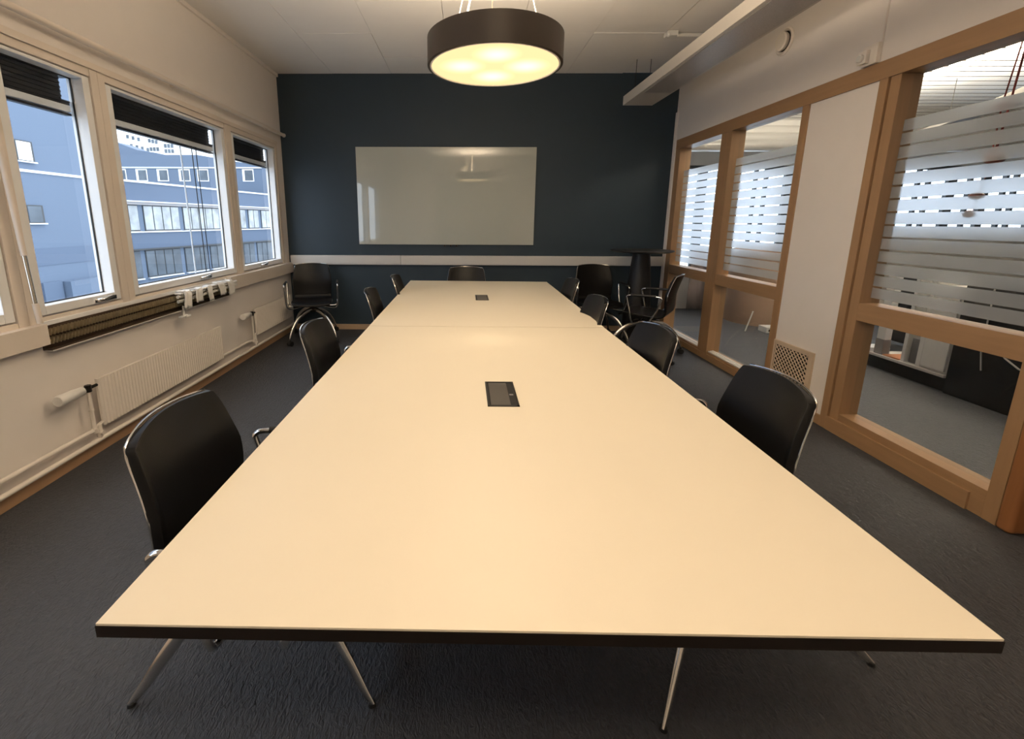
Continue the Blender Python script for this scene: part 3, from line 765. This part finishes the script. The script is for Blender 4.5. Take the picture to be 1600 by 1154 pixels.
MB().box(3.84, 3.90, 5.552, 5.56, .02, .05, .002).build('slot', 'dark', t)
# office furniture behind the near glass
t = tag(empty('shelf_unit', (4.28, 4.2, 0)), 'dark low shelf unit with white uprights behind the near glass', 'shelf')
MB().box(3.985, 4.60, 3.57, 4.80, 0, .118).build('plinth', 'black', t)
label_part(MB().box(3.95, 4.60, 3.57, 4.28, .1185, .143, .003).build('shelf_board', 'greywhite', t), 'pale shelf board')
MB().box(4.56, 4.60, 3.57, 4.80, .144, .90).build('back_panel', 'black', t)
for y0, y1 in ((3.935, 3.968), (3.792, 3.832)): label_part(MB().box(3.965, 4.56, y0, y1, .144, .90, .003).build('upright', 'whiteplastic', t), 'white upright')
p_ = label_part(MB().box(3.965, 4.03, 4.155, 4.235, .29, .90, .003).build('post', 'whiteplastic', t), 'white post')
label_part(MB().box(3.962, 4.033, 4.152, 4.238, .144, .29, .003).build('post_foot', 'greybox', p_), 'grey lower end of the post')
t = tag(empty('office_cabinet', (4.25, 3.68, .144)), 'small white cabinet standing on the shelf board beside the black screen', 'cabinet')
MB().box(3.972, 4.55, 3.572, 3.788, .1445, .86, .004).build('body', 'greywhite', t)
MB().box(3.956, 3.971, 3.585, 3.782, .165, .85, .003).build('door', 'whiteplastic', t)
tag(MB().box(4.0, 4.3, 3.838, 3.930, .1445, .37, .005).build('file_box', 'greybox'), 'grey file box between the two white uprights of the shelf', 'box')
tag(MB().box(3.965, 4.20, 3.985, 4.145, .1435, .156, .003).build('folder', 'chip'), 'orange folder lying on the low shelf behind the near glass', 'folder')
tag(MB().box(3.99, 4.18, 4.30, 4.44, .1185, .175, .006).build('paper_tray', 'whiteplastic'), 'small white paper tray at the left end of the low shelf', 'tray')
t = tag(empty('desk_screen', (4.2, 3.1, 0)), 'black desk screen standing on the office floor behind the near glass', 'screen')
MB().box(3.95, 4.45, 2.45, 3.555, 0, .95, .006).build('panel', 'black', t)
MB().tube([(3.944, 3.36, .94), (3.944, 3.35, .42), (3.944, 3.32, .27)], .005, 8).build('cable', 'greywhite', t)
MB().tube([(3.944, 3.26, .47), (3.944, 3.19, .405), (3.944, 3.10, .355), (3.944, 3.02, .34)], .006, 8).build('cable', 'greywhite', t)
tag(MB().box(5.6, 6.6, 1.8, 3.4, .70, .74, .004).box(5.65, 5.70, 1.85, 3.35, 0, .70).box(6.5, 6.55, 1.85, 3.35, 0, .70).build('office_desk', 'greywhite'), 'white desk deep in the office behind the black screen', 'desk')
# suspended uplight in the office
a, c = Vector((4.95, 5.15, 2.33)), Vector((3.75, 2.80, 2.33))
t = tag(empty('linear_lamp', (4.35, 3.97, 2.30)), 'long slanting suspended lamp under the slatted office ceiling', 'lamp')
b = MB().obox((a.x, a.y), (c.x, c.y), .06, 2.315, 2.36, .004); b.build('housing', 'beam', t)
b = MB().obox((a.x, a.y), (c.x, c.y), .05, 2.306, 2.3145); label_part(b.build('underside', 'greybox', t), 'dark underside')
for k in (.15, .85):
    p = a.lerp(c, k); MB().tube([(p.x, p.y, 2.36), (p.x, p.y, OZ - .001)], .003, 6).build('suspension_wire', 'bracket_dark', t)
# hanging ornament on red cords
t = tag(empty('hanging_ornament', (2.66, 2.42, 1.40)), 'hanging ornament of red cords and three baubles behind the near glass', 'ornament')
for dy, dx in ((0, 0), (.012, .01), (.035, 0)):
    label_part(MB().tube([(2.66, 2.37 + dy * .4, 2.42), (2.66 + dx, 2.392 + dy, 1.95), (2.66, 2.405 + dy * .5, 1.72)], .0035, 6).build('cord', 'red', t), 'dark red cord')
MB().tube([(2.66, 2.41, 1.72), (2.66, 2.45, 1.42)], .002, 6).build('cord', 'red', t)
MB().box(2.63, 2.69, 2.385, 2.435, 1.935, 1.95, .004).build('spacer', 'red', t)
for y, z, r, s in ((2.405, 1.69, .042, .62), (2.447, 1.51, .030, .60), (2.464, 1.418, .024, .8)):
    MB().ball((2.66, y, z), r, s).build('bauble', 'redball', t)

# ================================================================== OUTSIDE THE WINDOWS
st(MB().box(-140, XL - .6, -30, 170, -5.2, -5.0).build('ground', 'court'))
def pt_on(a, dirv, s): return (a[0] + dirv[0] * s, a[1] + dirv[1] * s)
# 1. plain blue wing close by (seen through the narrow near window)
t = tag(empty('wing_building', (-24, 12, -5)), 'plain blue building wing with two tiny windows close outside', 'building')
MB().box(-30, -20, -8, 24.6, -5, 14).build('wall', 'bluewall', t)
for y, z, m, dz in ((21.08, 4.42, 'winwhite', .40), (21.05, 1.63, 'pane_dark', .36)):
    f = MB().box(-20.0, -19.93, y - .42, y + .42, z - dz - .05, z + dz + .05).build('window', 'winframe', t)
    label_part(MB().box(-19.93, -19.90, y - .36, y + .30, z - dz, z + dz).build('window_pane', m, f), 'window pane')
    MB().box(-19.97, -19.84, y - .45, y + .45, z - dz - .10, z - dz - .04).build('window_ledge', 'palestrip', t)
label_part(MB().box(-20.0, -19.94, 10, 24.6, 3.50, 3.62).build('trim_band', 'palestrip', t), 'pale horizontal band')
MB().box(-20.0, -19.97, 10, 24.6, -.75, .05).build('wall_band', 'bluewall2', t)
MB().box(-20.02, -19.9, 20.75, 21.75, -5, -1.55).build('doorway', 'bluewall2', t)
MB().box(-20.0, -19.6, 21.9, 24.6, -5, -1.62).build('plinth', 'bluewall', t)

# 2. office building with two bands of strip windows
dA = Vector((.174, .985, 0)); A0 = Vector((-25 - .174 * 20, 33 - .985 * 20, 0)); nA = Vector((.985, -.174, 0))
def facade_box(s0, s1, z0, z1, d0, d1):
    b = MB(); P = []
    for z in (z0, z1):
        for s, d in ((s0, d0), (s1, d0), (s1, d1), (s0, d1)):
            q = A0 + dA * s + nA * d; P.append(b.bm.verts.new((q.x, q.y, z)))
    for q in [(3, 2, 1, 0), (4, 5, 6, 7), (0, 1, 5, 4), (1, 2, 6, 5), (2, 3, 7, 6), (3, 0, 4, 7)]: b.bm.faces.new([P[i] for i in q])
    return b
t = tag(empty('office_building', tuple(A0 + dA * 30 + Vector((0, 0, -5)))), 'blue building with two long bands of strip windows across the yard', 'building')
facade_box(13.5, 40.5, -5, 4.15, -8, 0).build('wall', 'bluewall', t)
facade_box(13.5, 40.5, 2.78, 4.15, 0, .25).build('parapet_panel', 'bluewall2', t)
facade_box(13.5, 40.5, 4.12, 4.26, -.1, .34).build('coping', 'palestrip', t)
facade_box(13.5, 40.5, 2.72, 2.80, 0, .5).build('canopy_edge', 'palestrip', t)
label_part(facade_box(13.5, 40.5, 2.52, 2.72, 0, .3).build('soffit', 'soffit', t), 'grey soffit over the strip windows')
facade_box(13.5, 40.5, -.75, .48, 0, .22).build('spandrel_panel', 'bluewall2', t)
facade_box(13.5, 40.5, .46, .54, 0, .34).build('sill', 'palestrip', t)
facade_box(13.5, 40.5, -.85, -.75, 0, .34).build('canopy_edge', 'winframe', t)
def strip(z0, z1, seq, mat_pane, start):
    s = start; k = 0
    while s < 38:
        n = seq[k % len(seq)]; k += 1
        w_ = .86
        f = facade_box(s, s + n * w_, z0, z1, 0, .05).build('window', 'winframe', t)
        b = MB()
        for i in range(n):
            q = facade_box(s + i * w_ + .05, s + (i + 1) * w_ - .05, z0 + .10, z1 - .06, .05, .08)
            me = bpy.data.meshes.new('tmp'); q.bm.to_mesh(me); q.bm.free(); b.bm.from_mesh(me); bpy.data.meshes.remove(me)
        b.build('window_pane', mat_pane, f)
        facade_box(s, s + n * w_, z0 - .09, z0, .0, .2).build('window_ledge', 'palestrip', t)
        s += n * w_ + .45
strip(.56, 2.5, (4, 2, 4, 5), 'pane', 15.8)
strip(-3.0, -.9, (3, 3, 4), 'pane_dark', 15.5)
facade_box(13.5, 40.5, -5, -3.6, 0, 3.0).build('lower_roof', 'court', t)

# 3. set-back upper storey with square windows
t = tag(empty('upper_storey', (-38, 58, -5)), 'pale blue upper storey with a row of small square windows behind', 'building')
def prism_y(poly, y0, y1):
    b = MB(); A = [b.bm.verts.new((x, y0, z)) for x, z in poly]; B = [b.bm.verts.new((x, y1, z)) for x, z in poly]; n = len(poly)
    b.bm.faces.new(A); b.bm.faces.new(B[::-1])
    for i in range(n): b.bm.faces.new((A[(i + 1) % n], A[i], B[i], B[(i + 1) % n]))
    return b
prism_y([(-60, -5), (-60, 9.03), (-32.1, 9.05), (-27.6, 8.33), (-21, 7.1), (-21, -5)], 56, 66).build('wall', 'bluewall', t)
MB().box(-60, -24.5, 55.9, 56, 7.52, 7.66).build('trim_band', 'palestrip', t)
for px in (206, 238, 270, 303, 331, 371, 399.5):
    x = (px - 727) / 700. * 56
    f = MB().box(x - .68, x + .68, 55.93, 56.0, 6.0, 7.42).build('window', 'winwhite', t)
    label_part(MB().box(x - .38, x + .58, 55.90, 55.94, 6.12, 7.3).build('window_pane', 'pane_dark', f), 'dark window pane')
prism_y([(-47, 8.9), (-47, 11.2), (-42.7, 10.72), (-40.0, 9.75), (-37.6, 9.4), (-37.5, 8.9)], 57, 60).build('roof_house', 'bluewall', t)
# 4. white tower block
t = tag(empty('tower_block', (-84, 124, -5)), 'white high-rise with rows of small windows far behind the blue buildings', 'building')
MB().box(-97, -72, 120, 135, -5, 34).build('wall', 'tower', t)
for (px, py) in [(200, 211), (203, 222), (200, 232), (188, 205), (188, 216)] + [(224 + 8 * i, 214 + 2 * i) for i in range(3)] + [(228 + 8 * i, 228 + 2 * i) for i in range(4)] + [(256 + 5 * i, 220 + i) for i in range(3)] + [(257 + 5 * i, 233) for i in range(3)] + [(279 + 5 * i, 228) for i in range(3)] + [(279 + 5 * i, 236) for i in range(3)] + [(224 + 8 * i, 200 + 2 * i) for i in range(8)]:
    x = (px - 727) / 700. * 120; z = 1.37 + (346 - py) / 760. * 120
    if -96.5 < x < -72.5: MB().box(x - .32, x + .32, 119.9, 120.0, z - .45, z + .45).build('window', 'pane_dark', t)

# ================================================================== LIGHT
def area(name, loc, rot, size, energy, col, shape='DISK', size_y=None):
    l = bpy.data.lights.new(name, 'AREA'); l.shape = shape; l.size = size
    if size_y: l.size_y = size_y
    l.energy = energy; l.color = col
    o = bpy.data.objects.new(name, l); COL.objects.link(o); o.location = loc; o.rotation_euler = rot
    return o
def lamp_light(x, y, z, up_w, down_w):
    area('pendant_uplight', (x, y, z + .066), (PI, 0, 0), .5, up_w, WARM)
    sl = bpy.data.lights.new('pendant_downlight', 'SPOT'); sl.energy = down_w; sl.color = WARM; sl.spot_size = math.radians(165); sl.spot_blend = .6; sl.shadow_soft_size = .22
    so = bpy.data.objects.new('pendant_downlight', sl); COL.objects.link(so); so.location = (x, y, z - .004)
lamp_light(LX, LY, LZ, UPLIGHT_W, DOWN_W)
lamp_light(LX2, LY2, LZ2, UP2_W, DOWN2_W)  # fill from the added unseen pendant
o = area('office_uplight', (4.35, 3.975, 2.375), (PI, 0, 0), .08, 320, (1, .84, .64), 'RECTANGLE', 2.5)
o.rotation_euler = (PI, 0, math.atan2(1.2, 2.35))

wd = bpy.data.worlds.new('overcast_sky'); S.world = wd; wd.use_nodes = True
nt = wd.node_tree
for n in list(nt.nodes): nt.nodes.remove(n)
wo = nt.nodes.new('ShaderNodeOutputWorld'); bg = nt.nodes.new('ShaderNodeBackground')
bg.inputs['Strength'].default_value = SKY
tc = nt.nodes.new('ShaderNodeTexCoord'); nz = nt.nodes.new('ShaderNodeTexNoise'); nz.inputs['Scale'].default_value = 2.5; nz.inputs['Detail'].default_value = 4
nt.links.new(tc.outputs['Generated'], nz.inputs['Vector'])
mx = nt.nodes.new('ShaderNodeMix'); mx.data_type = 'RGBA'; mx.inputs['A'].default_value = (.80, .89, 1.0, 1); mx.inputs['B'].default_value = (.93, .97, 1.0, 1)
nt.links.new(nz.outputs['Fac'], mx.inputs['Factor']); nt.links.new(mx.outputs['Result'], bg.inputs['Color'])
nt.links.new(bg.outputs['Background'], wo.inputs['Surface'])

# ================================================================== CAMERA
f, pitch, yaw, roll, pcx, pcy, h = 700.6354, .205, -.0128, .0035, -82.5735, -85.5158, 1.371
cp, sp = math.cos(pitch), math.sin(pitch); cy_, sy_ = math.cos(yaw), math.sin(yaw); cr, sr = math.cos(roll), math.sin(roll)
fw = Vector((sy_ * cp, cy_ * cp, -sp)); rt = Vector((cy_, -sy_, 0)); up = rt.cross(fw)
r2 = rt * cr + up * sr; u2 = -rt * sr + up * cr
cam = bpy.data.cameras.new('camera'); co = bpy.data.objects.new('camera', cam); COL.objects.link(co)
co.matrix_world = Matrix(((r2.x, u2.x, -fw.x, 0), (r2.y, u2.y, -fw.y, 0), (r2.z, u2.z, -fw.z, h), (0, 0, 0, 1)))
cam.sensor_fit = 'HORIZONTAL'; cam.sensor_width = 36; cam.lens = 36 * f / 1600; cam.shift_x = -pcx / 1600; cam.shift_y = pcy / 1600
cam.clip_start = .02; cam.clip_end = 500
S.camera = co
S.view_settings.view_transform = 'Standard'; S.view_settings.look = 'None'; S.view_settings.gamma = 1; S.view_settings.use_curve_mapping = False
S.view_settings.exposure = EXPOSURE
